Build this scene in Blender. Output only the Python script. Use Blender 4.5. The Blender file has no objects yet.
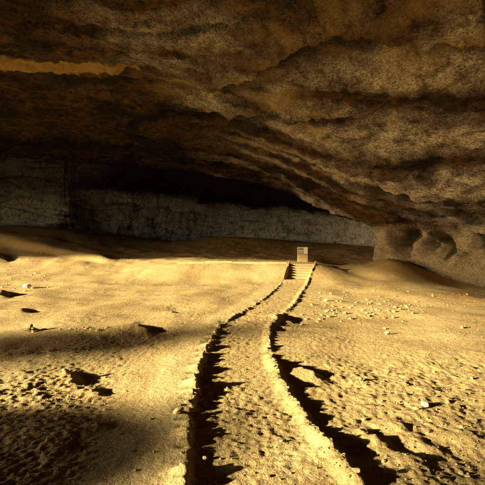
import bpy, math, random
import numpy as np
from mathutils import Vector

R = math.radians
scene = bpy.context.scene
col = scene.collection

# ------------------------------------------------------------------ camera
CAMZ, FPX, CX, CY = 2.6, 466.0, 242.5, 243.0        # photograph is 485 px wide
cam_d = bpy.data.cameras.new('camera')
cam = bpy.data.objects.new('camera', cam_d)
col.objects.link(cam)
cam.location = (0, 0, CAMZ)
cam.rotation_euler = (R(90), 0, 0)
cam_d.sensor_width = 36.0
cam_d.lens = 36.0 * FPX / 485.0
cam_d.clip_start = 0.05
cam_d.clip_end = 3000
scene.camera = cam

# ------------------------------------------------------------------ sky and sun
SUN_EL, SUN_AZ = 12.0, 24.0         # elevation; heading of the light, degrees from +X towards +Y
sx, sy = math.cos(R(SUN_AZ)), math.sin(R(SUN_AZ))
world = bpy.data.worlds.new('World')
scene.world = world
world.use_nodes = True
wn = world.node_tree
for n in list(wn.nodes):
    wn.nodes.remove(n)
sky = wn.nodes.new('ShaderNodeTexSky')
sky.sky_type = 'NISHITA'
sky.sun_disc = False
sky.sun_elevation = R(SUN_EL)
# sun stands towards (-sx,-sy); Nishita rotation is measured from +Y clockwise
sky.sun_rotation = math.atan2(-sx, -sy)
bg = wn.nodes.new('ShaderNodeBackground')
bg.inputs['Strength'].default_value = 0.15
wo = wn.nodes.new('ShaderNodeOutputWorld')
wn.links.new(sky.outputs[0], bg.inputs[0])
wn.links.new(bg.outputs[0], wo.inputs[0])

sun_d = bpy.data.lights.new('sun', 'SUN')
sun = bpy.data.objects.new('sun', sun_d)
col.objects.link(sun)
sun_d.energy = 5.0
sun_d.angle = R(1.8)
sun_d.color = (1.0, 0.86, 0.57)
dirv = Vector((sx * math.cos(R(SUN_EL)), sy * math.cos(R(SUN_EL)), -math.sin(R(SUN_EL))))
sun.rotation_euler = dirv.to_track_quat('-Z', 'Y').to_euler()
sun.location = (-60, -30, 40)

vs = scene.view_settings
vs.view_transform = 'Standard'
vs.look = 'None'
vs.gamma = 1.0
vs.use_curve_mapping = False
vs.exposure = 2.42

# ------------------------------------------------------------------ noise
rng = np.random.default_rng(7)
_perm = rng.permutation(256)
_perm = np.concatenate([_perm, _perm, _perm]).astype(np.int32)
_g3 = rng.normal(size=(256, 3)); _g3 /= np.linalg.norm(_g3, axis=1)[:, None]
_g3 = _g3.astype(np.float32)
_ga = rng.uniform(0, 2 * np.pi, 256)
_g2 = np.stack([np.cos(_ga), np.sin(_ga)], 1).astype(np.float32)

def _fade(t):
    return t * t * t * (t * (t * 6 - 15) + 10)

def noise2(x, y):
    x = np.asarray(x, np.float32); y = np.asarray(y, np.float32)
    xi = np.floor(x).astype(np.int32); yi = np.floor(y).astype(np.int32)
    xf = x - xi; yf = y - yi
    xi &= 255; yi &= 255
    u = _fade(xf); v = _fade(yf)
    def g(ix, iy, dx, dy):
        h = _perm[_perm[ix & 255] + (iy & 255)]
        gg = _g2[h]
        return gg[..., 0] * dx + gg[..., 1] * dy
    a = g(xi, yi, xf, yf); b = g(xi + 1, yi, xf - 1, yf)
    c = g(xi, yi + 1, xf, yf - 1); d = g(xi + 1, yi + 1, xf - 1, yf - 1)
    return (a + u * (b - a)) * (1 - v) + (c + u * (d - c)) * v

def noise3(x, y, z):
    x = np.asarray(x, np.float32); y = np.asarray(y, np.float32); z = np.asarray(z, np.float32)
    xi = np.floor(x).astype(np.int32); yi = np.floor(y).astype(np.int32); zi = np.floor(z).astype(np.int32)
    xf = x - xi; yf = y - yi; zf = z - zi
    u = _fade(xf); v = _fade(yf); w = _fade(zf)
    def g(ox, oy, oz):
        h = _perm[_perm[_perm[(xi + ox) & 255] + ((yi + oy) & 255)] + ((zi + oz) & 255)]
        gg = _g3[h]
        return gg[..., 0] * (xf - ox) + gg[..., 1] * (yf - oy) + gg[..., 2] * (zf - oz)
    def lx(oy, oz):
        a = g(0, oy, oz); b = g(1, oy, oz)
        return a + u * (b - a)
    def ly(oz):
        a = lx(0, oz); b = lx(1, oz)
        return a + v * (b - a)
    a = ly(0); b = ly(1)
    return a + w * (b - a)

def sstep(a, b, x):
    t = np.clip((np.asarray(x, float) - a) / (b - a), 0, 1)
    return t * t * (3 - 2 * t)

# ------------------------------------------------------------------ mesh helpers
def grid_mesh(name, P, attrs=None, flip=False, smooth=True, faces=None):
    """P: (n, m, 3) array of points -> one sheet"""
    n, m = P.shape[:2]
    me = bpy.data.meshes.new(name)
    nv = n * m
    idx = np.arange(nv, dtype=np.int32).reshape(n, m)
    q = np.stack([idx[:-1, :-1], idx[1:, :-1], idx[1:, 1:], idx[:-1, 1:]], -1).reshape(-1, 4)
    if flip:
        q = q[:, ::-1]
    P = P.reshape(-1, 3)
    attrs = {k: np.asarray(a).reshape(nv, -1) for k, a in (attrs or {}).items()}
    if faces is not None:               # keep only these faces and the points they use
        q = q[faces.reshape(-1)]
        used, inv = np.unique(q, return_inverse=True)
        q = inv.reshape(-1, 4)
        P = P[used]; attrs = {k: a[used] for k, a in attrs.items()}
        nv = len(used)
    nf = len(q)
    me.vertices.add(nv)
    me.vertices.foreach_set('co', P.reshape(-1).astype(np.float32))
    me.loops.add(nf * 4)
    me.loops.foreach_set('vertex_index', np.ascontiguousarray(q).reshape(-1).astype(np.int32))
    me.polygons.add(nf)
    me.polygons.foreach_set('loop_start', np.arange(0, nf * 4, 4, dtype=np.int32))
    me.polygons.foreach_set('loop_total', np.full(nf, 4, np.int32))
    me.update(calc_edges=True)
    me.polygons.foreach_set('use_smooth', np.full(nf, smooth, bool))
    if attrs:
        for k, a in attrs.items():
            a = np.asarray(a, np.float32)
            if a.shape[1] == 3:
                at = me.attributes.new(k, 'FLOAT_VECTOR', 'POINT')
                at.data.foreach_set('vector', a.reshape(-1))
            else:
                at = me.attributes.new(k, 'FLOAT', 'POINT')
                at.data.foreach_set('value', a.reshape(-1))
    me.update()
    return me

def obj(name, me, mat=None, parent=None, loc=None, **props):
    o = bpy.data.objects.new(name, me)
    col.objects.link(o)
    if mat is not None and not me.materials:
        me.materials.append(mat)
    if parent is not None:
        o.parent = parent
    if loc is not None:
        o.location = loc
    for k, v in props.items():
        o[k] = v
    return o

def empty(name, loc, **props):
    o = bpy.data.objects.new(name, None)
    col.objects.link(o)
    o.location = loc
    for k, v in props.items():
        o[k] = v
    return o

# ------------------------------------------------------------------ materials
class NT:
    def __init__(self, name):
        self.m = bpy.data.materials.new(name)
        self.m.use_nodes = True
        self.t = self.m.node_tree
        self.b = self.t.nodes['Principled BSDF']
        self.b.inputs['Specular IOR Level'].default_value = 0.15
        self.b.inputs['Roughness'].default_value = 0.95
    def n(self, typ, **kw):
        nd = self.t.nodes.new(typ)
        for k, v in kw.items():
            if k in nd.inputs.keys() if hasattr(nd.inputs, 'keys') else False:
                nd.inputs[k].default_value = v
            else:
                setattr(nd, k, v)
        return nd
    def l(self, a, b):
        self.t.links.new(a, b)
    def coord(self, attr=None, scale=(1, 1, 1)):
        mp = self.t.nodes.new('ShaderNodeMapping')
        mp.inputs['Scale'].default_value = scale
        if attr:
            a = self.t.nodes.new('ShaderNodeAttribute'); a.attribute_name = attr
            self.l(a.outputs['Vector'], mp.inputs['Vector'])
        else:
            a = self.t.nodes.new('ShaderNodeTexCoord')
            self.l(a.outputs['Object'], mp.inputs['Vector'])
        return mp.outputs[0]
    def noise(self, vec, scale, detail=6, rough=0.55, dist=0.0):
        nd = self.t.nodes.new('ShaderNodeTexNoise')
        nd.inputs['Scale'].default_value = scale
        nd.inputs['Detail'].default_value = detail
        nd.inputs['Roughness'].default_value = rough
        nd.inputs['Distortion'].default_value = dist
        self.l(vec, nd.inputs['Vector'])
        return nd.outputs['Fac']
    def voro(self, vec, scale, feature='F1'):
        nd = self.t.nodes.new('ShaderNodeTexVoronoi')
        nd.feature = feature
        nd.inputs['Scale'].default_value = scale
        self.l(vec, nd.inputs['Vector'])
        return nd.outputs['Distance']
    def ramp(self, fac, stops):
        nd = self.t.nodes.new('ShaderNodeValToRGB')
        e = nd.color_ramp.elements
        while len(e) < len(stops):
            e.new(0.5)
        for i, (p, c) in enumerate(stops):
            e[i].position = p
            e[i].color = (c if isinstance(c, tuple) else (c, c, c)) + (1,)
        self.l(fac, nd.inputs[0])
        return nd.outputs[0]
    def mix(self, fac, a, b, mode='MIX'):
        nd = self.t.nodes.new('ShaderNodeMix')
        nd.data_type = 'RGBA'; nd.blend_type = mode
        for s, v in ((0, fac), (6, a), (7, b)):
            if hasattr(v, 'links') or hasattr(v, 'is_linked'):
                self.l(v, nd.inputs[s])
            elif s == 0:
                nd.inputs[s].default_value = v
            else:
                nd.inputs[s].default_value = tuple(v) + (1,)
        return nd.outputs[2]
    def math(self, op, a, b=None):
        nd = self.t.nodes.new('ShaderNodeMath'); nd.operation = op
        for i, v in enumerate((a, b)):
            if v is None: continue
            if hasattr(v, 'is_linked'): self.l(v, nd.inputs[i])
            else: nd.inputs[i].default_value = v
        return nd.outputs[0]
    def attr(self, name):
        a = self.t.nodes.new('ShaderNodeAttribute'); a.attribute_name = name
        return a.outputs['Fac']
    def bump(self, h, strength, dist, prev=None):
        nd = self.t.nodes.new('ShaderNodeBump')
        nd.inputs['Strength'].default_value = strength
        nd.inputs['Distance'].default_value = dist
        self.l(h, nd.inputs['Height'])
        if prev is not None: self.l(prev, nd.inputs['Normal'])
        return nd.outputs[0]
    def done(self, colr, normal=None):
        self.l(colr, self.b.inputs['Base Color'])
        if normal is not None: self.l(normal, self.b.inputs['Normal'])
        return self.m

def sand_material():
    k = NT('sand')
    v = k.coord()
    big = k.noise(v, 0.25, 4, 0.6)
    mid = k.noise(v, 3.0, 5, 0.65)
    fine = k.noise(v, 34, 4, 0.75)
    c = k.ramp(big, [(0.3, (0.40, 0.27, 0.095)), (0.52, (0.48, 0.34, 0.125)), (0.72, (0.54, 0.40, 0.17))])
    c = k.mix(k.ramp(mid, [(0.42, 0.0), (0.68, 0.6)]), c, (0.33, 0.22, 0.085))
    c = k.mix(k.ramp(fine, [(0.34, 0.85), (0.5, 0.0)]), c, (0.19, 0.125, 0.05))
    c = k.mix(k.ramp(fine, [(0.54, 0.0), (0.68, 0.5)]), c, (0.66, 0.54, 0.31))
    c = k.mix(k.attr('red'), c, (0.27, 0.135, 0.03))
    c = k.mix(k.attr('worn'), c, (0.47, 0.35, 0.15))
    c = k.mix(k.attr('deep'), c, (0.24, 0.165, 0.08))
    grit = k.noise(v, 11, 4, 0.7)
    gm = k.math('MULTIPLY', k.ramp(grit, [(0.36, 0.55), (0.47, 0.0)]), k.math('SUBTRACT', 1.0, k.attr('worn')))
    c = k.mix(gm, c, (0.24, 0.16, 0.065))
    h = k.math('ADD', k.math('MULTIPLY', mid, 0.04), k.math('MULTIPLY', fine, 0.016))
    h = k.math('ADD', h, k.math('MULTIPLY', grit, 0.035))
    return k.done(c, k.bump(h, 0.9, 1.0))

def rock_material(name, palette, sc=1.0, fleck=0.6, lay=(0.55, 0.55, 1.5)):
    k = NT(name)
    v = k.coord()
    s = k.coord(None, (0.30, 0.30, 1.15))           # bedding lies level
    s2 = k.coord(None, lay)
    strata = k.noise(s, 0.9 * sc, 5, 0.62, 0.4)
    strata2 = k.noise(s2, 3.0 * sc, 5, 0.68)
    grain = k.noise(s2, 12.0, 4, 0.75)
    pebb = k.noise(v, 10.5, 4, 0.75)
    dark, brown, ochre, crust = palette
    c = k.ramp(strata, [(0.34, dark), (0.45, brown), (0.58, ochre), (0.70, brown)])
    c = k.mix(k.ramp(strata2, [(0.38, 0.9), (0.53, 0.0)]), c, dark)
    patchy = k.math('MULTIPLY', k.ramp(k.noise(s2, 1.1, 4, 0.7), [(0.36, 0.25), (0.58, 1.0)]), k.ramp(grain, [(0.40, 0.25), (0.60, 1.0)]))
    cm = k.math('MINIMUM', k.math('MULTIPLY', k.math('MULTIPLY', k.attr('crust'), 1.4), patchy), 1.0)
    c = k.mix(cm, c, crust)
    c = k.mix(k.attr('ochre'), c, (0.42, 0.27, 0.09))
    pd = k.math('MULTIPLY', k.ramp(pebb, [(0.32, 0.7), (0.45, 0.0)]), k.math('SUBTRACT', 1.0, k.math('MULTIPLY', k.attr('crust'), 0.6)))
    c = k.mix(pd, c, dark)
    fl = k.math('MULTIPLY', k.ramp(pebb, [(0.57, 0.0), (0.68, fleck)]), k.math('ADD', 0.12, k.attr('crust')))
    c = k.mix(fl, c, crust)
    c = k.mix(k.attr('bed_shade'), c, k.ramp(grain, [(0.4, (0.012, 0.009, 0.007)), (0.65, (0.055, 0.037, 0.020))]))
    c = k.mix(k.attr('pale'), c, k.ramp(grain, [(0.38, (0.24, 0.18, 0.10)), (0.5, (0.46, 0.37, 0.23)), (0.66, (0.60, 0.52, 0.38))]))
    c = k.mix(k.attr('parting_shade'), c, dark)
    c = k.mix(k.attr('niche_shade'), c, (0.040, 0.034, 0.018))
    h = k.math('ADD', k.math('MULTIPLY', strata2, 0.26), k.math('MULTIPLY', grain, 0.14))
    h = k.math('ADD', h, k.math('MULTIPLY', pebb, 0.14))
    return k.done(c, k.bump(h, 1.0, 1.0))

def stone_material(name, a, b_, dusty):
    k = NT(name)
    v = k.coord()
    n1 = k.noise(v, 2.2, 6, 0.6)
    n2 = k.noise(v, 9.0, 6, 0.7)
    oi = k.t.nodes.new('ShaderNodeObjectInfo')
    c = k.mix(oi.outputs['Random'], a, b_)
    c = k.mix(k.ramp(n1, [(0.4, 0.0), (0.62, 0.8)]), c, dusty)
    c = k.mix(k.ramp(n2, [(0.33, 0.6), (0.5, 0.0)]), c, tuple(q * 0.45 for q in a))
    bm = k.bump(n2, 0.6, 0.1)
    return k.done(c, bm)

M_SAND = sand_material()
M_ROOF = rock_material('roof_rock',
                       ((0.008, 0.006, 0.004), (0.030, 0.018, 0.008), (0.10, 0.054, 0.016), (0.68, 0.60, 0.48)))
M_WALL = rock_material('back_rock',
                       ((0.13, 0.13, 0.13), (0.48, 0.49, 0.51), (0.60, 0.61, 0.63), (0.70, 0.71, 0.72)), 1.4, .3, (1.0, 1.0, 0.55))
M_STONE = stone_material('dusty_stone', (0.40, 0.29, 0.12), (0.50, 0.39, 0.19), (0.47, 0.34, 0.14))
M_RUBBLE = stone_material('rubble_stone', (0.27, 0.20, 0.10), (0.48, 0.37, 0.19), (0.42, 0.30, 0.12))
M_PALE = stone_material('pale_stone', (0.62, 0.55, 0.40), (0.55, 0.46, 0.30), (0.52, 0.42, 0.24))
M_BOULDER = stone_material('boulder_stone', (0.20, 0.16, 0.11), (0.24, 0.19, 0.13), (0.28, 0.22, 0.14))

# ------------------------------------------------------------------ the path and the ground heights
PY = np.array([-6, 0, 3, 5.0, 6.2, 7.87, 9.77, 11.4, 13.3, 14.8, 16.7, 19.7, 24.2, 31.0, 34.2])
PL = np.array([-.3, -.3, -.45, -.56, -.68, -.80, -.87, -.80, -.73, -.62, -.11, .66, 1.58, 2.76, 3.43])
PR = np.array([1.5, 1.5, 1.38, 1.26, 1.04, .80, .68, .66, .75, .92, 1.38, 2.24, 3.06, 4.46, 5.40])

def path_edges(y):
    y = np.asarray(y, float)
    xl = sum(np.interp(y + d, PY, PL) for d in (-.8, -.4, 0, .4, .8)) / 5
    xr = sum(np.interp(y + d, PY, PR) for d in (-.8, -.4, 0, .4, .8)) / 5
    return xl, xr

def pix_ground(u, v, z=0.0):
    y = (CAMZ - z) * FPX / (v - CY)
    return (u - CX) / FPX * y, y

# banks that drop away on the side turned from the sun: photograph pixel, height, length across, run-up
SCARPS = [(140, 329, .26, 0.8, 1.6), (70, 377, .17, .45, 0.9), (22, 311, .22, .6, 1.5),
          (58, 269, .30, .8, 1.6), (-1, 274, .7, 1.5, 4.0), (2, 296, .42, 1.0, 2.5),
          (28, 331, .16, .35, 1.0), (170, 313, .10, .5, 1.0), (92, 392, .12, .4, .7),
          (58, 455, .06, .16, .3), (97, 431, .05, .14, .3),
          (305, 372, .18, .6, 0.7), (330, 455, .14, .35, .6), (280, 318, .20, .7, 1.0),
          (420, 440, .06, .5, .8), (400, 455, .07, .5, .7), (372, 438, .07, .4, .7)]
SC = []
for (u, v, a, L, run) in SCARPS:
    X, Y = pix_ground(u, v)
    SC.append((X, Y, a * .66, L, run))

def ground_z(x, y, fine=True):
    x = np.asarray(x, float); y = np.asarray(y, float)
    xl, xr = path_edges(y)
    stair = sstep(3.2, 3.5, x - 0) * 0
    # terrace beyond the steps
    side = sstep(5.2, 9.0, x)
    brow = sstep(29.0, 34.2, y) * sstep(-9.5, -4.5, x) + sstep(25.0, 46, y) * (1 - sstep(-9.5, -4.5, x))
    z = 1.02 * (brow * (1 - side) + sstep(29.5, 44, y) * side)
    z = z + np.clip(y - 35, 0, 40) * 0.055
    z = z + 2.7 * sstep(-7, -26, x) * sstep(33, 55, y)
    z = z + 1.0 * np.exp(-((x + 1) / 9) ** 2 - ((y - 58) / 5) ** 2)
    # talus at the foot of the right wall
    z = z + 0.95 * np.exp(-((x - 11.3) / 2.2) ** 2 - ((y - 34.8) / 3.2) ** 2)
    z = z - 0.42 * sstep(10.5, 15, x) * (1 - sstep(30, 36, y)) * sstep(8, 18, y)
    # rise where visitors look out, behind the camera
    z = z + 0.9 * sstep(4.2, -2.0, y) * np.exp(-(x / 14) ** 2)
    out = sstep(40, 120, np.hypot(x, y - 10))
    inside = 1 - sstep(60, 75, np.hypot(x + 8, y - 20))
    # rolling
    fl = sstep(0.3, 2.2, np.minimum(np.abs(x - xl), np.abs(x - xr)))
    offp = np.where((x > xl) & (x < xr), 0.0, fl)
    z = z + offp * inside * (0.16 * noise2(x * .23 + 3, y * .23) + 0.09 * noise2(x * .6 + 9, y * .6))
    z = z + out * (3.0 * noise2(x * .012, y * .012 + 5) - 2.0)
    # bank and trail at the far left
    d = (y - (44.0 - (x + 22) * 0.45))
    z = z + 0.4 * np.exp(-(np.clip(d, 0, None) / 3.0) ** 2) * sstep(-1.3, 0.0, d) * sstep(-9, -13, x) * inside
    # local banks
    for (X, Y, a, L, run) in SC:
        m = (np.abs(x - X) < 3 * L + run + 1) & (np.abs(y - Y) < 3 * L + run + 1)
        if not m.any():
            continue
        dx = x[m] - X; dy = y[m] - Y
        al = dx * sx + dy * sy
        ac = -dx * sy + dy * sx
        wob = 0.25 * L * noise2(ac * 2.2 / L + X, ac * 0 + Y)
        al = al + wob
        prof = np.where(al < 0, np.exp(al / run * 1.6), 1 - sstep(0, 0.22 + a * .9, al)) - \
            0.45 * np.exp(-((al - a * .9 - .2) / (a * 1.5 + .15)) ** 2)
        z[m] = z[m] + a * prof * np.exp(-(ac / L) ** 2)
    # path bed, left shoulder and right shoulder
    live = sstep(-6, 2, y) * (1 - sstep(27, 33, y))
    live2 = sstep(-6, 2, y) * (1 - sstep(33.0, 34.5, y))
    ragl = 0.07 * noise2(y * 2.3, y * 0 + 1.5) + 0.05 * noise2(y * 6, y * 0 + 7.5)
    ragr = 0.06 * noise2(y * 2.6, y * 0 + 31.5) + 0.05 * noise2(y * 7, y * 0 + 17.5)
    dl = (xl + ragl * live) - x          # >0 left of the path
    dr = x - (xr + ragr * live)          # >0 right of the path
    htl = np.interp(y, [0, 8.5, 11, 15, 20, 30], [.085, .088, .065, .045, .035, .03]) * (1 + .6 * noise2(y * .6, y * 0 + 50.5) + (1.6 * noise2(y * 2.7, y * 0 + 60.5) + 1.0 * noise2(y * 6.5, y * 0 + 65.5)) * (1 - sstep(.03, .32, dl)))
    htr = np.interp(y, [0, 9, 14, 30], [.05, .05, .04, .03]) * (1 + .6 * noise2(y * 1.3, y * 0 + 70.5) + 1.7 * noise2(y * 2.2, y * 0 + 80.5) + 1.0 * noise2(y * 6.0, y * 0 + 85.5))
    z = z + live * htl * sstep(-0.06, 0.05, dl) * (1 - 0.75 * sstep(.15, 1.25, dl)) * (1 - sstep(1.0, 3.0, dl))
    z = z + live2 * htr * sstep(-0.26, -0.03, dr) * (1 - sstep(0.0, 0.10, dr))
    low = np.interp(y, [0, 5.9, 6.6, 7.4, 8.0, 9.6, 10.6, 12.8, 14.2, 16.5, 18.5, 34], [.05, .05, .015, .015, .115, .10, .01, .01, .10, .085, .01, .02]) * (1 + .35 * noise2(x * .5 + 5, y * .5)) * sstep(0.02, 0.24, dr) * (1 - sstep(.5, 2.2, dr))
    z = z - live2 * low * (.25 + .75 * sstep(-.22, .12, noise2(y * 1.5, y * 0 + 99.5)))
    z = z - .40 * sstep(30.4, 31.0, y) * (1 - sstep(34.1, 34.4, y)) * sstep(-.02, -.2, dl) * sstep(-.02, -.2, dr)
    # roughness
    if fine:
        qx = x + .25 * noise2(x * 1.3 + 60, y * 1.3); qy = y + .25 * noise2(x * 1.3, y * 1.3 + 60)
        n1 = noise2(qx * 1.7, qy * 1.7 + 11)
        n2 = .62 * noise2(qx * 2.7 + 7, qy * 3.3) + .42 * noise2(qx * 6.1, qy * 7.0 + 9) + .3 * noise2(qx * 12.7, qy * 13.9 + 9)
        far = np.maximum(y, 4.4 + 1.6 * np.clip(np.abs(x) - 4, 0, None))
        n3 = noise2(x * 9.5, y * 9.5 + 3) * (1 - sstep(16, 24, far)) + .5 * noise2(x * 17, y * 17) * (1 - sstep(9, 14, far))
        n4 = noise2(x * 23, y * 23) * (1 - sstep(7, 11, far)) + .8 * noise2(x * 4.8, y * 4.8 + 33) * sstep(14, 20, far)
        patch = sstep(-.15, .35, noise2(x * .35 + 40, y * .35 + 8))
        onl = sstep(-.05, .1, dl) * (1 - sstep(.9, 1.3, dl))        # trodden smooth shoulder
        onp = sstep(.1, -.1, dl) * sstep(.1, -.1, dr)
        rough = (0.35 + 0.65 * patch) * (1 - .85 * onl * live)
        clods = np.clip(n2, -.12, None)
        near = 1 - sstep(14, 40, y)
        z = z + inside * rough * (0.026 * n1 + 0.022 * clods + (0.012 + .008 * near) * n3 + 0.012 * n4)
        z = z + inside * sstep(33, 40, y) * (.07 * noise2(x * .7, y * .5 + 20) + .03 * noise2(x * 1.9 + 5, y * 1.4) + .018 * noise2(x * 3.5, y * 2.2))
        rightn = sstep(0.1, 0.6, dr) * (1 - sstep(9.5, 12, y)) * (1 - sstep(4, 7, dr))
        z = z + rightn * (0.055 * np.clip(noise2(x * 1.6 + y * .9, y * 4.2 - x * 1.6), -.2, 1) + .016 * n3)
        leftn = sstep(1.1, 1.8, dl) * (1 - sstep(8, 14, y)) * (1 - sstep(6, 10, dl))
        z = z + leftn * (0.03 * np.clip(n2, 0, None) + .014 * n3 + .012 * n4 + .06 * np.clip(noise2(x * 1.6, y * 2.2 + 90) - .15, 0, 1))
        z = z + onp * live * (0.010 * n2 + .006 * n3 - .012 * np.clip(noise2(x * 3.1, y * 2.0 + 70), .1, 1))
        z = z + onl * live * (0.008 * noise2(x * 12, y * 12) + .02 * noise2(x * 1.5, y * 1.5))
    return z

def gz(x, y):
    return float(ground_z(np.array([float(x)]), np.array([float(y)]))[0])

def axis(segs):
    out = [segs[0][0]]
    for a, b, s0, s1 in segs:
        p = a
        L = b - a
        while p < b - 1e-6:
            s = s0 + (s1 - s0) * (p - a) / L
            p = min(p + abs(s), b)
            out.append(p)
    return np.array(out)

gxs = axis([(-900, -60, 160, 14), (-60, -16, 4, .30), (-16, -4.2, .20, .042), (-4.2, 4.2, .028, .028),
            (4.2, 16, .042, .20), (16, 60, .4, 4), (60, 900, 14, 160)])
gys = axis([(-900, -40, 160, 14), (-40, 0, 4, .8), (0, 4.4, .4, .1), (4.4, 11, .026, .05),
            (11, 38, .05, .20), (38, 72, .2, .6), (72, 900, 4, 160)])
GX, GY = np.meshgrid(gxs, gys, indexing='ij')
GZ = ground_z(GX, GY)
redm = np.exp(-((GX - 11.4) / 2.2) ** 2 - ((GY - 22.3) / 2.3) ** 2) * sstep(-.5, .2, noise2(GX * .8, GY * .8) + .2)
deepm = sstep(34.0, 42, GY + 1.5 * noise2(GX * .3, GY * .3)) * 0.1
wl, wr_ = path_edges(GY)
wornm = .75 * sstep(-.02, .06, wl - GX) * (1 - sstep(.75, 1.05, wl - GX + .25 * noise2(GX * 2, GY * 1.2))) * (GY < 29) * (GY > -5)
mx = .25 * (GX[1:, 1:] + GX[:-1, :-1] + GX[1:, :-1] + GX[:-1, 1:]); my = .25 * (GY[1:, 1:] + GY[:-1, :-1] + GY[1:, :-1] + GY[:-1, 1:])
el, erx = path_edges(my)
onpath = (mx > el) & (mx < erx) & (my > -5) & (my < 31.0)
GP = np.stack([GX, GY, GZ], -1); GA = {'red': redm * .8, 'deep': deepm, 'worn': wornm}
ground = obj('ground', grid_mesh('ground', GP, GA, faces=~onpath), M_SAND, kind='structure')
path = obj('path', grid_mesh('path', GP, GA, faces=onpath), M_SAND, kind='structure')

# ------------------------------------------------------------------ the cave roof and right wall
AX, AY, AZ = -6.0, 10.0, 15.0
# plan point on the rim, height where roof meets rim, then how the sheet goes on: out by dr, to height z2
EDGE = [(17.8, 23, 3.0, .6, -1.4), (15.7, 29.5, 3.2, .6, -1.4), (13.6, 33.5, 3.5, .5, -1.2), (11.9, 36.6, 3.9, .4, -.9), (10.9, 38.0, 4.0, .3, -.6),
        (10.4, 38.4, 4.1, 1.0, 12), (8.6, 41, 5.06, 2, 14), (5.6, 45, 7.0, 2, 17), (0.8, 48, 8.9, 2.2, 18),
        (-4.5, 50, 10.2, 2.2, 18), (-11.4, 52, 11.3, 2.2, 19), (-19.2, 52, 11.6, 2.2, 19),
        (-27, 52, 12.4, 2, 19), (-36, 48, 12, 2, 19), (-43, 40, 6, 1, -1), (-45.5, 34, 5, 1, -1),
        (-46, 31, 4.5, 1.5, 20), (-46, 28, 8.8, 1.5, 22), (-46, 21, 11.1, 1.5, 22), (-46, 13, 13.0, 1.5, 22), (-46, 5, 13.0, 2, 24),
        (-46, -6, 13.4, 2, 24), (-45, -13, 12.6, 2, 24), (-44, -16.5, 10, 1.5, 22), (-42, -19, 5, .8, -2),  # unseen mouth rim and closed rear, shaped to shade floor and roof
        (-34, -26, 5, .8, -2), (-20, -30, 5, .8, -2), (-4, -31, 5, .8, -2), (10, -29, 4.5, .8, -2), (20, -22, 4, .6, -1.4),
        (20, -8, 4, .6, -1.4), (19.5, 8, 3.6, .6, -1.4), (19, 16, 3.0, .6, -1.4)]
eth = np.array([math.atan2(e[1] - AY, e[0] - AX) for e in EDGE])
er = np.array([math.hypot(e[1] - AY, e[0] - AX) for e in EDGE])
o_ = np.argsort(eth)
eth, er = eth[o_], er[o_]
ez1, edr, ez2 = (np.array([e[i] for e in EDGE])[o_] for i in (2, 3, 4))

def per(th, v):
    return np.interp(th, np.concatenate([eth - 2 * np.pi, eth, eth + 2 * np.pi]), np.concatenate([v, v, v]))

# columns: dense where the photograph looks
t0, t1 = R(8), R(128)
ths = np.concatenate([np.linspace(t0, t1, 900), np.linspace(t1, t0 + 2 * np.pi, 170)[1:]])
ta = np.concatenate([np.linspace(0.0, .25, 25), np.linspace(.25, 1.0, 330)[1:]])
tb = np.linspace(0, 1, 71)[1:]
TH = ths[:, None]
def sm(v, w):
    return sum(per(TH + d * w, v) for d in (-1, -.5, 0, .5, 1)) / 5
Rr = sm(er, R(1.5)); Z1 = sm(ez1, R(1.5)); DR = sm(edr, R(.3)); Z2 = sm(ez2, R(.25))
rA = Rr * ta[None, :]
zA = Z1 + (AZ - Z1) * (1 - ta[None, :] ** 1.75)
rB = Rr + DR * tb[None, :] ** 1.3
zB = Z1 + (Z2 - Z1) * tb[None, :]
RR = np.concatenate([rA, rB], 1); ZZ = np.concatenate([zA, zB], 1)
BX = AX + RR * np.cos(TH); BY = AY + RR * np.sin(TH)
B = np.stack([BX, BY, ZZ], -1)
S1 = TH * 26 + 0 * RR
arc = np.concatenate([np.zeros((len(ths), 1)),
                      np.cumsum(np.hypot(np.diff(RR, axis=1), np.diff(ZZ, axis=1)), 1)], 1)

def normals(P):
    du = np.gradient(P, axis=0); dv = np.gradient(P, axis=1)
    n = np.cross(dv, du)
    n /= np.linalg.norm(n, axis=-1, keepdims=True) + 1e-9
    return n

NB = normals(B)
# point normals into the cave
cen = np.array([AX, AY + 8, 3.0])
sgn = np.sign(np.sum(NB * (cen - B), -1, keepdims=True)); sgn[sgn == 0] = 1
nA = len(ta)
NB[:, :nA] *= sgn[:, :nA]
NB[:, nA:] *= np.sign(np.median(np.sum(NB[:, nA - 2:nA - 1] * NB[:, nA:nA + 1], -1))) if False else 1
NBn = NB.copy()
for j in range(nA, NB.shape[1]):
    s = np.sign(np.sum(NBn[:, j] * NBn[:, j - 1], -1, keepdims=True)); s[s == 0] = 1
    NBn[:, j] = NBn[:, j] * s
NB = NBn

# photograph pixel -> point of the roof (the smooth sheet seen along that direction)
vis = (BY > 3)
pu = np.where(vis, CX + FPX * BX / np.maximum(BY, .1), -9999)
pv = np.where(vis, CY - FPX * (ZZ - CAMZ) / np.maximum(BY, .1), -9999)
def roof_pt(u, v):
    d = (pu - u) ** 2 + (pv - v) ** 2
    m = d < max(9.0, d.min() * 1.5)
    i = np.argmin(np.where(m, BY, 1e9))
    return B.reshape(-1, 3)[i]

def poly3(pts):
    return np.array([roof_pt(*p) for p in pts])

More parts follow.
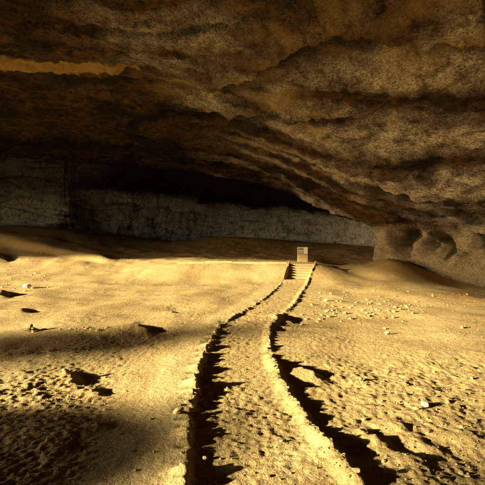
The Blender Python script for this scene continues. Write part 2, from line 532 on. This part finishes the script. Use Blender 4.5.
def seg_dist(P, poly):
    """distance to a polyline on the roof and which side in plan"""
    best = np.full(P.shape[:-1], 1e9); side = np.zeros(P.shape[:-1]); al = np.zeros(P.shape[:-1]); run = 0.0
    for a, b in zip(poly[:-1], poly[1:]):
        ab = b - a
        L2 = float(ab @ ab) + 1e-9
        t = np.clip(((P - a) @ ab) / L2, 0, 1)
        dv = P - (a + t[..., None] * ab)
        d = np.linalg.norm(dv, axis=-1)
        cr = ab[0] * (P[..., 1] - a[1]) - ab[1] * (P[..., 0] - a[0])
        m = d < best
        best = np.where(m, d, best); side = np.where(m, np.sign(cr), side)
        al = np.where(m, run + t * L2 ** .5, al)
        run += L2 ** .5
    return best, side, sstep(0, 1.6, al) * sstep(0, 1.6, run - al)

wx = noise3(BX * .12, BY * .12, ZZ * .12)
wy = noise3(BX * .12 + 40, BY * .12, ZZ * .12)
U = S1 + 3 * wx; V = arc + 2.5 * wy
fine_w = np.ones_like(RR)
disp = 0.6 * noise3(BX * .10 + 9, BY * .10, ZZ * .14)
disp += 0.16 * noise2(U * .07, V * .30)                         # long beds
disp += 0.20 * noise2(U * .20 + 9, V * .75)
rid = 1 - np.abs(noise2(U * .12 + 30, V * .42)) * 2.6
disp -= 0.18 * np.clip(rid, 0, 1) ** 6
disp += 0.20 * noise3(BX * .7, BY * .7, ZZ * 1.0)
disp += 0.12 * noise2(U * .9, V * 2.2)
blk = noise3(BX * 1.5 + 8, BY * 1.5, ZZ * 1.9)
disp += 0.13 * np.sign(blk) * np.abs(blk) ** .5
disp += 0.08 * noise3(BX * 2.6, BY * 2.6, ZZ * 3.0 + 4)
tz = ZZ * 1.25 + 1.5 * noise3(BX * .13, BY * .13, ZZ * .1 + 7) + .25 * noise3(BX * .8, BY * .8, ZZ * .5)
saw = tz - np.floor(tz)
disp += .12 * np.where(saw < .85, saw / .85, (1 - saw) / .15) * sstep(-.3, .2, noise3(BX * .2 + 11, BY * .2, ZZ * .2))
disp += 0.055 * noise3(BX * 5.2, BY * 5.2, ZZ * 6 + 9)

# ledges: (pixels, height, reach, crack depth); the far side of the line hangs lower
LEDGES = [([(205, 92), (236, 76), (262, 66), (300, 48), (330, 36), (370, 32), (410, 36), (450, 30), (500, 31), (540, 30)], .65, 4.0, .9),
          ([(-20, 68), (30, 66), (70, 70), (110, 69), (137, 64)], .8, 2.5, .5),
          ([(110, 135), (140, 122), (170, 114), (215, 117), (250, 128)], .4, 2.0, .6),
          ([(215, 120), (290, 122), (340, 118), (390, 112), (440, 114), (500, 112)], .4, 2.0, .5),
          ([(-20, 138), (60, 145), (130, 149), (185, 157)], .6, 2.0, .2),
          ([(330, 180), (380, 195), (430, 208), (500, 232)], .35, 1.2, .4),
          ([(300, 160), (380, 170), (500, 196)], .25, 1.0, .12),
          ([(0, 20), (80, 32), (160, 30), (260, 22)], .35, 2.5, .1)]
parting_shade = np.zeros_like(RR)
for li, (pts, a, reach, crack) in enumerate(LEDGES):
    d, s, ends = seg_dist(B, poly3(pts))
    d = np.clip(d + .35 * noise3(BX * .8, BY * .8, ZZ * .8) + .15 * noise3(BX * 2.2, BY * 2.2, ZZ * 2), 0, None)
    sd = d * s
    if li in (0, 1, 3):      # the near bed hangs lower, the far one is undercut
        disp += ends * a * np.where(sd < 0, np.exp(sd / reach), 0) * sstep(0, .15, -sd)
        disp -= ends * crack * .5 * np.exp(-np.clip(sd, 0, None) / .8) * sstep(-.05, .1, sd)
    else:
        disp += ends * a * np.where(sd > 0, np.exp(-sd / reach), 0) * sstep(0, .25, sd)
        disp -= ends * crack * np.exp(-(sd / .3) ** 2) * (.6 + 1.2 * noise3(BX * .5 + 3, BY * .5, ZZ * .5))
    # dark rock tone along each parting, with the undercut's shade painted in
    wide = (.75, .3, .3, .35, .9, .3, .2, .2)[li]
    parting_shade = np.maximum(parting_shade, ends * (.95, .8, .8, .6, .8, .7, .5, .3)[li] * np.where(sd > 0, np.exp(-(sd / wide) ** 1.3), np.exp(-(sd / .12) ** 2)) *
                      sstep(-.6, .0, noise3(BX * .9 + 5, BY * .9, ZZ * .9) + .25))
# niches in the right wall
for (u, v, a, ru, rv) in [(397, 244, 1.1, .55, 1.3), (419, 243, .9, .5, 1.0), (437, 248, 1.0, .65, .9), (405, 236, .5, .8, .7),
                          (477, 245, .5, .5, .6), (460, 262, .4, .5, .4)]:
    c = roof_pt(u, v)
    dd = ((BX - c[0]) ** 2 + (BY - c[1]) ** 2) / (ru * 1.25) ** 2 + (ZZ - c[2] + .12 * noise3(BX * 2, BY * 2, ZZ * 2)) ** 2 / rv ** 2
    disp -= 2.2 * a * np.exp(-np.clip(dd + .7 * noise3(BX * 1.9 + 3, BY * 1.9, ZZ * 1.6), 0, None) ** 1.5)
lowz = sstep(.6, -.5, ZZ - Z1) * sstep(R(62), R(57), TH) * sstep(R(-40), R(-20), TH)
disp += lowz * (.42 * noise3(BX * 1.1, BY * 1.1, ZZ * .35) + .22 * noise3(BX * 2.6, BY * 2.6, ZZ * 1.2) + .10 * noise3(BX * 5, BY * 5, ZZ * 4))
niche_dark = np.zeros_like(RR)  # ragged dark olive patches that paint shade into the wall niches
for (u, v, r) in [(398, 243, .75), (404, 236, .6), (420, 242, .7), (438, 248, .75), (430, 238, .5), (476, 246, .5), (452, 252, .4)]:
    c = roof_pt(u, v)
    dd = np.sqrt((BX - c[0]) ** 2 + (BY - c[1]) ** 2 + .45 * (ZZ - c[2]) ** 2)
    niche_dark = np.maximum(niche_dark, sstep(r * 1.15, r * .5, dd + .5 * noise3(BX * 1.8, BY * 1.8, ZZ * 1.2) + .25 * noise3(BX * 5, BY * 5, ZZ * 4)))
c = roof_pt(380, 250)
disp += .35 * np.exp(-((BX - c[0]) ** 2 + (BY - c[1]) ** 2) / .8)
disp *= sstep(0.0, .12, np.concatenate([ta, 1 + tb]))[None, :]
P = B + NB * disp[..., None]
# mineral crust and ochre stains, both also painting in some light
band = noise2(U * .030 + 4, V * .40 + 7) + .55 * noise2(U * .06 + 50, V * 1.0)      # long beds sweeping with the rim
cn = 1.25 * band + .35 * noise2(U * .25, V * .7) + .35 * noise3(BX * .8, BY * .8, ZZ * .8)
crust = sstep(-.20, .42, cn) * (.03 + .76 * sstep(12.6, 10.0, ZZ) * sstep(-8, 4, BX))  # crust strongest low on the right, painting in that zone's brighter light
lowbed = sstep(.6, -.5, ZZ - Z1 - .5 * cn) * sstep(R(62), R(57), TH) * sstep(R(-40), R(-20), TH)
crust = np.maximum(crust, lowbed * .5)
for (u, v, r, a) in [(150, 38, 3.2, .8), (215, 30, 2.5, .7), (205, 97, 2.6, 1), (300, 105, 5, .75), (440, 60, 3, .5), (400, 140, 5, .6),
                     (330, 150, 4, .55), (460, 250, 2.2, .9), (378, 248, 1.4, 1), (430, 262, 1.6, .8), (440, 180, 3, .35), (470, 5, 1.2, .8)]:
    c = roof_pt(u, v)
    dd = np.linalg.norm(B - c, axis=-1)
    crust = np.maximum(crust, a * np.exp(-(dd / r) ** 2) * sstep(-.35, .35, cn + .25))
och = np.zeros_like(RR)
d, s, ends = seg_dist(B, poly3([(-5, 60), (25, 62), (62, 65), (92, 61), (104, 61), (130, 66)]))
och = np.maximum(och, .95 * sstep(.62, .45, d + .5 * noise3(BX * .9, BY * .9, ZZ) + .3 * noise3(BX * 2.5, BY * 2.5, ZZ * 2)))  # ochre strip that also paints in the lit face of the left ledge
for (u, v, r) in [(170, 84, 2.0), (270, 92, 2.5), (300, 118, 2), (360, 205, 1.5), (300, 15, 4), (420, 20, 4), (250, 150, 2.5)]:
    c = roof_pt(u, v)
    dd = np.linalg.norm((B - c), axis=-1)
    och = np.maximum(och, .55 * np.exp(-(dd / r) ** 2) * sstep(-.2, .3, noise2(U * .15, V * .8)))
roof = obj('cave_ceiling', grid_mesh('cave_ceiling', P, {'crust': crust * (1 - .8 * parting_shade), 'ochre': och, 'parting_shade': parting_shade, 'pale': lowbed * .9, 'niche_shade': niche_dark * .85}),
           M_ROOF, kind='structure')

# ------------------------------------------------------------------ back wall and the dark recess over it
WP = np.array([(-46, 36), (-40, 46), (-33, 51.5), (-27, 53.6), (-22.5, 54.2), (-20.2, 54.8), (-20.1, 57), (-19.4, 59.5), (-15.0, 62.5), (-9.5, 65.5),
               (-4, 68), (5, 66.5), (11, 63), (15, 57), (17, 50), (15.5, 44), (13.6, 40.8), (12.2, 38.8), (12.4, 37.0)], float)
wd = np.concatenate([[0], np.cumsum(np.hypot(*np.diff(WP, axis=0).T))])
ss = np.concatenate([np.linspace(0, wd[2], 30), np.linspace(wd[2], wd[-1], 520)[1:]])
def wint(s, i):
    return sum(np.interp(s + d, wd, WP[:, i]) for d in (-.7, 0, .7)) / 3
hs = np.linspace(0, 1, 190)
WX = wint(ss, 0); WY = wint(ss, 1)
tx = np.gradient(WX, ss); ty = np.gradient(WY, ss)
nx, ny = ty, -tx                      # into the cave (walking left to right, cave lies to the right hand)
nl = np.hypot(nx, ny); nx /= nl; ny /= nl
rec = sstep(wd[5], wd[7], ss) * (1 - .0 * ss)
zb0 = 0.3
zt = np.interp(ss, [wd[5], wd[7], wd[9], wd[10] - 3, wd[10] + 4, wd[11], wd[12], wd[13], wd[14], wd[15], wd[17]],
               [9.4, 9.2, 9.0, 8.4, 7.7, 7.3, 6.4, 5.4, 4.6, 4.2, 4.2])           # height where the wall turns over
H = hs[None, :]
total = 17.0
zlin = zb0 + H * total
k_ = np.clip((zlin - zt[:, None]) / (total - zt[:, None]), 0, 1)
reach_ = np.interp(ss, [wd[5], wd[7], wd[9], wd[11], wd[12], wd[13], wd[14], wd[15]], [6, 9, 15, 15, 11, 7, 4, 2])
over = rec[:, None] * reach_[:, None] * k_ ** 1.12
zz = np.where(zlin > zt[:, None], zt[:, None] + (zlin - zt[:, None]) * (1 - .68 * rec[:, None]), zlin)
lean = -0.10 * (zz - 5) * (1 - .5 * rec[:, None])
QX = WX[:, None] + nx[:, None] * (over + lean); QY = WY[:, None] + ny[:, None] * (over + lean)
Q = np.stack([QX, QY, zz + 0 * QX], -1)
NQ = normals(Q)
s = np.sign(np.sum(NQ * (np.array([-3, 30, 3.0]) - Q), -1, keepdims=True)); s[s == 0] = 1
NQ *= s
su = ss[:, None] + 0 * zz
dq = .7 * noise3(QX * .16, QY * .16, zz * .2) + .5 * noise2(su * .22, zz * .55) + (.5 * noise2(su * .7, zz * .3 + 6) + .25 * noise2(su * 1.8, zz * .9 + 6)) * (1 - .8 * sstep(0, .15, k_ * rec[:, None])) \
    + .10 * noise3(QX * 1.3, QY * 1.3, zz * 1.3) + .05 * noise3(QX * 3, QY * 3, zz * 3) \
    - .30 * np.clip(1 - np.abs(noise2(su * .16 + 2, zz * .7)) * 3, 0, 1) ** 4
Q = Q + NQ * dq[..., None]
cq = sstep(-.15, .5, noise2(su * .3, zz * .6) + .5 * noise2(su * 1.2, zz * 1.2)) * .6
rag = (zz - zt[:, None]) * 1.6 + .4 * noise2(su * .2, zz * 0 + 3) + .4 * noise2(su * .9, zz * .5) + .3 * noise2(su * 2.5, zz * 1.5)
bed_shade = sstep(-.7, .7, rag) * rec[:, None] + (1 - rec[:, None]) * .75 * sstep(6.5, 9.5, zz + 1.2 * noise2(su * .4, zz * .5))  # darker upper rock, with the shade of the recess painted into it
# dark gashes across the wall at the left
bed_shade = np.maximum(bed_shade, .85 * (1 - rec[:, None]) * sstep(.22, .40, noise2(su * .13 + 4, zz * .8 + 2) + .25 * noise2(su * .8, zz * 2)))
wall = obj('cave_back_wall', grid_mesh('cave_back_wall', Q, {'crust': cq, 'bed_shade': bed_shade}), M_WALL, kind='structure')
# rock mass above the recess so that no sky leaks in over the lip
cap = np.array([[[-60, 30, 15.2], [-60, 80, 12]], [[-30, 45, 16.2], [-30, 80, 12]], [[0, 44, 14.2], [0, 82, 11]], [[14, 36, 9], [26, 80, 9]],
                [[20, 30, 8], [40, 60, 5]]], float)
ci = np.linspace(0, 4, 60); cj = np.linspace(0, 1, 40)
capP = np.stack([np.stack([np.interp(ci, range(5), cap[:, a, k]) for k in range(3)], -1) for a in (0, 1)], 1)
capP = capP[:, :1] * (1 - cj[None, :, None]) + capP[:, 1:] * cj[None, :, None]
capP[..., 2] += .8 * noise2(capP[..., 0] * .2, capP[..., 1] * .2) + 2.2 * np.sin(cj * np.pi)[None, :]
obj('cave_recess_ceiling', grid_mesh('cave_recess_ceiling', capP,
    {'crust': 0 * capP[..., 0]}), M_ROOF, kind='structure')

# ------------------------------------------------------------------ stones
def make_stone(seed, sub=3, flat=.65, ang=.35):
    import bmesh
    bm = bmesh.new()
    bmesh.ops.create_icosphere(bm, subdivisions=sub, radius=.5)
    co = np.array([v.co[:] for v in bm.verts])
    r = np.random.default_rng(seed)
    # chop with random planes for broken faces
    for _ in range(9):
        n = r.normal(size=3); n /= np.linalg.norm(n)
        h = r.uniform(.28, .44)
        e = co @ n - h
        co = co - np.where(e > 0, e * .85, 0)[:, None] * n
    co *= 1 + ang * noise3(co[:, 0] * 3 + seed, co[:, 1] * 3, co[:, 2] * 3)[:, None]
    co *= np.array([1, r.uniform(.65, .95), flat * r.uniform(.8, 1.2)])
    co[:, 2] -= co[:, 2].min() * .0
    for v, c in zip(bm.verts, co):
        v.co = c
    me = bpy.data.meshes.new('stone')
    bm.to_mesh(me); bm.free()
    me.polygons.foreach_set('use_smooth', np.zeros(len(me.polygons), bool))
    return me

def with_mat(me, m):
    me.materials.append(m); return me

rnd = random.Random(5)
LOW = [with_mat(make_stone(i, 2), M_STONE) for i in range(9)]
HI = [with_mat(make_stone(50 + i, 3), M_STONE) for i in range(7)]
RUB = [with_mat(make_stone(120 + i, 2), M_RUBBLE) for i in range(9)]
PALE = [with_mat(make_stone(80 + i, 3, .6), M_PALE) for i in range(4)]

def put(o, x, y, size, sink=.3, tilt=.25, zs=None):
    o.rotation_euler = (rnd.uniform(-tilt, tilt), rnd.uniform(-tilt, tilt), rnd.uniform(0, 6.28))
    o.scale = (size, size * rnd.uniform(.8, 1.1), size * (zs or rnd.uniform(.8, 1.1)))
    o.location = (x, y, gz(x, y) + size * .3 * (1 - 2 * sink))
    return o

# edging of the path: one thing to each side, every stone a part
for side in ('left', 'right'):
    e = empty('path_edging', (0, 0, 0), category='edging',
              label='crumbling edge of dusty stones along the %s side of the sandy path' % side)
    y = 4.0
    while y < 30.0:
        xl, xr = path_edges(y)
        size = rnd.choice([.08, .10, .12, .15, .19]) * (1 + (y > 15) * .25)
        x = float(xl) + rnd.gauss(-.05, .035) if side == 'left' else float(xr) + rnd.gauss(-.04, .04)
        o = obj('stone', rnd.choice(LOW), parent=e)
        put(o, x, y, size * .8, sink=.62)
        y += size * rnd.uniform(.7, 2.1) + (0.12 if y > 16 else 0.05)
        if y > 16 and rnd.random() < .3: y += .3

# single stones that stand out
SINGLE = [(27, 289, .55, 'PALE', 'large pale rock lying among shadows at the far left of the sand'),
          (178, 419, .19, 'HI', 'flat elongated stone on the smooth sand just left of the path edge'),
          (425, 407, .17, 'PALE', 'pale stone with a long shadow on the sand at right'),
          (387, 334, .19, 'PALE', 'lone flat pale stone below the rubble band'),
          (326, 302, .24, 'PALE', 'bright angular stone beside the path short of the steps'),
          (361, 379, .15, 'HI', 'small stone beside the big dark hollow right of the path'),
          (472, 379, .12, 'HI', 'small low stone near the right border of the sand'),
          (448, 403, .09, 'HI', 'little stone just right of the pale shadowed stone'),
          (416, 411, .10, 'HI', 'little stone just left of the pale shadowed stone'),
          (434, 372, .07, 'HI', 'tiny stone alone on the smooth sand at right'),
          (66, 376, .20, 'HI', 'dark clod on the crest of the near left hollow'),
          (385, 329, .13, 'HI', 'dark pebble lying above the lone flat pale stone'),
          (462, 330, .16, 'HI', 'stone on the sand below the reddish earth bank'),
          (30, 331, .24, 'HI', 'dark stone heading the row of stones at left'),
          (357, 483, .12, 'HI', 'stone against the foot of the right path edge')]
for (u, v, size, kind, lab) in SINGLE:
    x, y = pix_ground(u, v)
    o = obj('stone', rnd.choice(PALE if kind == 'PALE' else HI), label=lab, category='stone')
    put(o, x, y, size, sink=.15, zs=.8)

def scatter(n, area, lab, group, smin, smax, pool, power=2.5, name='rubble_stone'):
    for _ in range(n):
        u, v = area()
        x, y = pix_ground(u, v)
        size = smin + (smax - smin) * rnd.random() ** power
        o = obj(name, rnd.choice(pool), label=lab, group=group, category='stone')
        put(o, x, y, size, sink=.38)

def band():
    while True:
        u = rnd.gauss(372, 42); v = 307 + (372 - u) * .07 + rnd.gauss(0, 7)
        if 300 < u < 475 and 288 < v < 328: return u, v
scatter(260, band, 'small angular stone in the rubble band below the right wall', 'rubble stones strewn below the right wall', .05, .21, RUB, 2.6)
scatter(26, lambda: (rnd.uniform(32, 115), 331 + rnd.gauss(0, 1.6)), 'small stone in the row of stones across the left sand',
        'row of stones on the left sand', .07, .2, LOW)
scatter(45, lambda: (rnd.uniform(2, 70), rnd.gauss(284, 7)), 'small stone strewn around the large pale rock at left',
        'stones around the pale rock', .1, .32, LOW)
scatter(60, lambda: (rnd.uniform(5, 475), 300 + 180 * rnd.random() ** .8), 'small stone scattered on the open sand',
        'stones scattered over the sand', .03, .10, LOW, 2)

# pebbles and clods too many to count
def pebbles():
    base = []
    for i in range(6):
        import bmesh
        bm = bmesh.new(); bmesh.ops.create_icosphere(bm, subdivisions=1, radius=.5)
        co = np.array([v.co[:] for v in bm.verts]); f = np.array([[v.index for v in q.verts] for q in bm.faces]); bm.free()
        r = np.random.default_rng(i + 300)
        co = co * r.uniform(.7, 1.15, (len(co), 1)) * np.array([1, .8, .6])
        base.append((co, f))
    r = np.random.default_rng(12)
    N = 15000
    y = 4.3 * (30 / 4.3) ** r.random(N)
    x = r.uniform(-.56, .56, N) * y * (1 + 1 / y)
    xl, xr = path_edges(y)
    dens = sstep(-.1, .3, noise2(x * .5 + 3, y * .5)) * .8 + .2
    dens = np.where((x < xl) & (x > xl - 1.1), dens * .12, dens)
    keep = r.random(N) < dens
    x, y = x[keep], y[keep]
    z = ground_z(x, y)
    size = (.010 + .042 * r.random(len(x)) ** 3.5) * (0.8 + y / 40)
    V, F, off = [], [], 0
    for i in range(len(x)):
        co, f = base[i % 6]
        a = r.uniform(0, 6.28); c, s_ = math.cos(a), math.sin(a)
        p = co * size[i]
        p = np.stack([p[:, 0] * c - p[:, 1] * s_ + x[i], p[:, 0] * s_ + p[:, 1] * c + y[i], p[:, 2] + z[i] + size[i] * .12], 1)
        V.append(p); F.append(f + off); off += len(co)
    V = np.concatenate(V); F = np.concatenate(F)
    me = bpy.data.meshes.new('pebbles')
    me.vertices.add(len(V)); me.vertices.foreach_set('co', V.reshape(-1).astype(np.float32))
    me.loops.add(len(F) * 3); me.loops.foreach_set('vertex_index', F.reshape(-1).astype(np.int32))
    me.polygons.add(len(F)); me.polygons.foreach_set('loop_start', np.arange(0, len(F) * 3, 3, dtype=np.int32))
    me.polygons.foreach_set('loop_total', np.full(len(F), 3, np.int32))
    me.update(calc_edges=True)
    return me
obj('pebbles', pebbles(), M_RUBBLE, kind='stuff', label='pebbles and clods littering the sandy floor', category='pebbles')

# unseen rocks added left of the viewer to cast long shade on the sand
def shade_rock(p, a_, half, top, lab, seed):
    """p: offset across the light, a_: along it"""
    nz, na = 60, 72
    th = np.linspace(0, 2 * np.pi, na)
    f = np.linspace(0, 1, nz)
    prof = np.sqrt(np.clip(1 - f ** 5, 0, 1)) * (1.18 - .18 * f)
    X = np.cos(th)[None, :] * prof[:, None] * half; Y = np.sin(th)[None, :] * prof[:, None] * half
    Z = f[:, None] * (top + 3) - 3 + 0 * X
    n = noise3(X * .5 + seed, Y * .5, Z * .5) * .28 * half + noise3(X * 1.6, Y * 1.6 + seed, Z * 1.2) * .12 * half
    rr_ = np.hypot(X, Y) + 1e-6
    X = X * (1 + n * prof[:, None] / rr_); Y = Y * (1 + n * prof[:, None] / rr_)
    X[:, -1] = X[:, 0]; Y[:, -1] = Y[:, 0]
    Pm = np.stack([X, Y, Z], -1)
    o = obj('shade_rock', grid_mesh('shade_rock', Pm), M_BOULDER, label=lab, category='rock', group='unseen rocks added for their shade')
    o.location = (a_ * sx - p * sy, a_ * sy + p * sx, 0)
shade_rock(6.2, -16, 2.9, 3.95, 'broad low unseen rock added left of the viewer for its shade', 3)
shade_rock(12.8, -58, 2.7, 14.1, 'slender unseen rock added outside the cave mouth for its shade', 11)

# ------------------------------------------------------------------ steps, edging beams and the sign
def wood_material(name, a, b_):
    k = NT(name)
    v = k.coord(None, (1, 9, 9))
    n1 = k.noise(v, 2.0, 8, 0.65, .4)
    n2 = k.noise(k.coord(), 14, 5, .7)
    c = k.ramp(n1, [(0.35, a), (0.65, b_)])
    c = k.mix(k.ramp(n2, [(0.45, 0.0), (0.65, 0.8)]), c, (0.44, 0.32, 0.13))
    return k.done(c, k.bump(n1, .5, .02))
M_WOOD = wood_material('dusty_timber', (0.22, 0.15, 0.07), (0.40, 0.29, 0.13))

def box_mesh(name, sx_, sy_, sz_, bevel=.012, rough=0.0, seed=0, seg=1):
    import bmesh
    bm = bmesh.new()
    bmesh.ops.create_cube(bm, size=1)
    for v in bm.verts:
        v.co = Vector((v.co.x * sx_, v.co.y * sy_, (v.co.z + .5) * sz_))
    if seg > 1:
        bmesh.ops.subdivide_edges(bm, edges=[e for e in bm.edges if abs((e.verts[0].co - e.verts[1].co).x) > sx_ * .5], cuts=seg, use_grid_fill=True)
    if bevel:
        bmesh.ops.bevel(bm, geom=bm.edges[:] if seg == 1 else [e for e in bm.edges if e.calc_face_angle(0) > .5], offset=bevel, segments=2, affect='EDGES', profile=.6)
    if rough:
        co = np.array([v.co[:] for v in bm.verts])
        d = np.stack([noise3(co[:, 0] * 3 + seed + k * 17, co[:, 1] * 3, co[:, 2] * 3) for k in range(3)], 1) * rough
        for v, q in zip(bm.verts, d):
            v.co += Vector(q)
    me = bpy.data.meshes.new(name)
    bm.to_mesh(me); bm.free()
    return me

ang = math.atan2(5.40 + 3.43 - 4.46 - 2.76, 2 * (34.2 - 31.0))      # the flight climbs a little to the right
st = empty('steps', (3.61, 31.0, 0), label='short flight of dusty steps climbing from the path to the upper floor', category='steps')
st.rotation_euler = (0, 0, -ang * .0)
NS = 7
for i in range(NS):
    f = (i + .5) / NS
    yy = 31.0 + 3.3 * f
    xl, xr = np.interp(yy, PY, PL), np.interp(yy, PY, PR)
    z = 1.05 * (i + 1) / NS
    h = max(.3, z - 1.02 * float(sstep(29.0, 34.2, yy)) + .35)
    tread = obj('step', box_mesh('step', xr - xl - .1, 3.3 / NS + .04, h, .02, .02, i, 8), M_SAND if False else M_WOOD, st,
                ((xl + xr) / 2 - 3.61, yy - 31.0, z - h))
for k, nm in ((0, 'left'), (1, 'right')):
    pa = np.array([(PL, PR)[k][-2], 31.0]); pb = np.array([(PL, PR)[k][-1], 34.3])
    L = float(np.hypot(*(pb - pa))); rise = 1.05
    me = box_mesh('side_beam', math.hypot(L, rise), .14, .26, .02, .02, 40 + k, 10)
    o = obj('side_beam', me, M_WOOD, st, ((pa[0] + pb[0]) / 2 - 3.61, (pa[1] + pb[1]) / 2 - 31.0, rise / 2 - .05))
    o.rotation_euler = (0, -math.atan2(rise, L), math.atan2(pb[1] - pa[1], pb[0] - pa[0]))

x0, x1 = -4.8, 3.3
eb = empty('edging_beam', ((x0 + x1) / 2, 34.35, gz(-1, 34.35)), label='low timber edging along the brow of the upper floor left of the steps', category='edging')
nb = 4
for i in range(nb):
    xa = x0 + (x1 - x0) * i / nb; xb = x0 + (x1 - x0) * (i + 1) / nb - .03
    zc = gz((xa + xb) / 2, 34.35)
    o = obj('beam', box_mesh('beam', xb - xa, .16, .22, .02, .02, 60 + i, 6), M_WOOD, eb,
            ((xa + xb) / 2 - (x0 + x1) / 2, 0, zc - eb.location.z - .08))

# information sign on a stone plinth
sgx, sgy = (302.5 - CX) / FPX * 36.5, 36.5
sgz = gz(sgx, sgy) - .05
sg = empty('information_sign', (sgx, sgy, sgz), category='sign',
           label='small white information panel on a stone plinth above the steps')
def plain(name, c, rough=.6):
    k = NT(name); k.b.inputs['Roughness'].default_value = rough
    n = k.noise(k.coord(), 8, 5, .6)
    return k.done(k.mix(k.ramp(n, [(.4, 0.0), (.7, .5)]), c, tuple(q * .75 for q in c)))
M_WHITE = plain('sign_white', (0.80, 0.76, 0.66)); M_GREY = plain('sign_grey', (0.34, 0.32, 0.28)); M_FRAME = plain('sign_frame', (0.62, 0.55, 0.42))
M_TEXT = plain('sign_print', (0.12, 0.10, 0.08))
z0 = 0.58
obj('plinth', box_mesh('plinth', .78, .42, .62, .03, .03, 3, 5), M_STONE, sg, (0, .02, 0))
tilt = empty('panel_pivot', (0, 0, 0)) if False else None
def sp(name, w, d, h, x, y, z, m, parent=None, bev=.006):
    o = obj(name, box_mesh(name, w, d, h, bev), m, parent or sg, (x, y, z))
    return o
board = sp('panel', .82, .06, .56, 0, -.05, z0 + .06, M_FRAME)
sp('picture_field', .44, .012, .46, -.155, -.037, .05, M_GREY, board, .002)
sp('text_field', .28, .014, .48, .235, -.038, .04, M_WHITE, board, .002)
for k in range(3):
    sp('printed_line', .36, .006, .045, -.155, -.047, .12 + k * .13, (M_WHITE, M_WHITE, M_TEXT)[k], board, 0)
sp('printed_band', .42, .006, .07, -.155, -.047, .055, M_TEXT, board, 0)
for sgn_ in (-1, 1):
    sp('bracket', .05, .05, .14, sgn_ * .25, .03, z0 - .02, M_GREY)
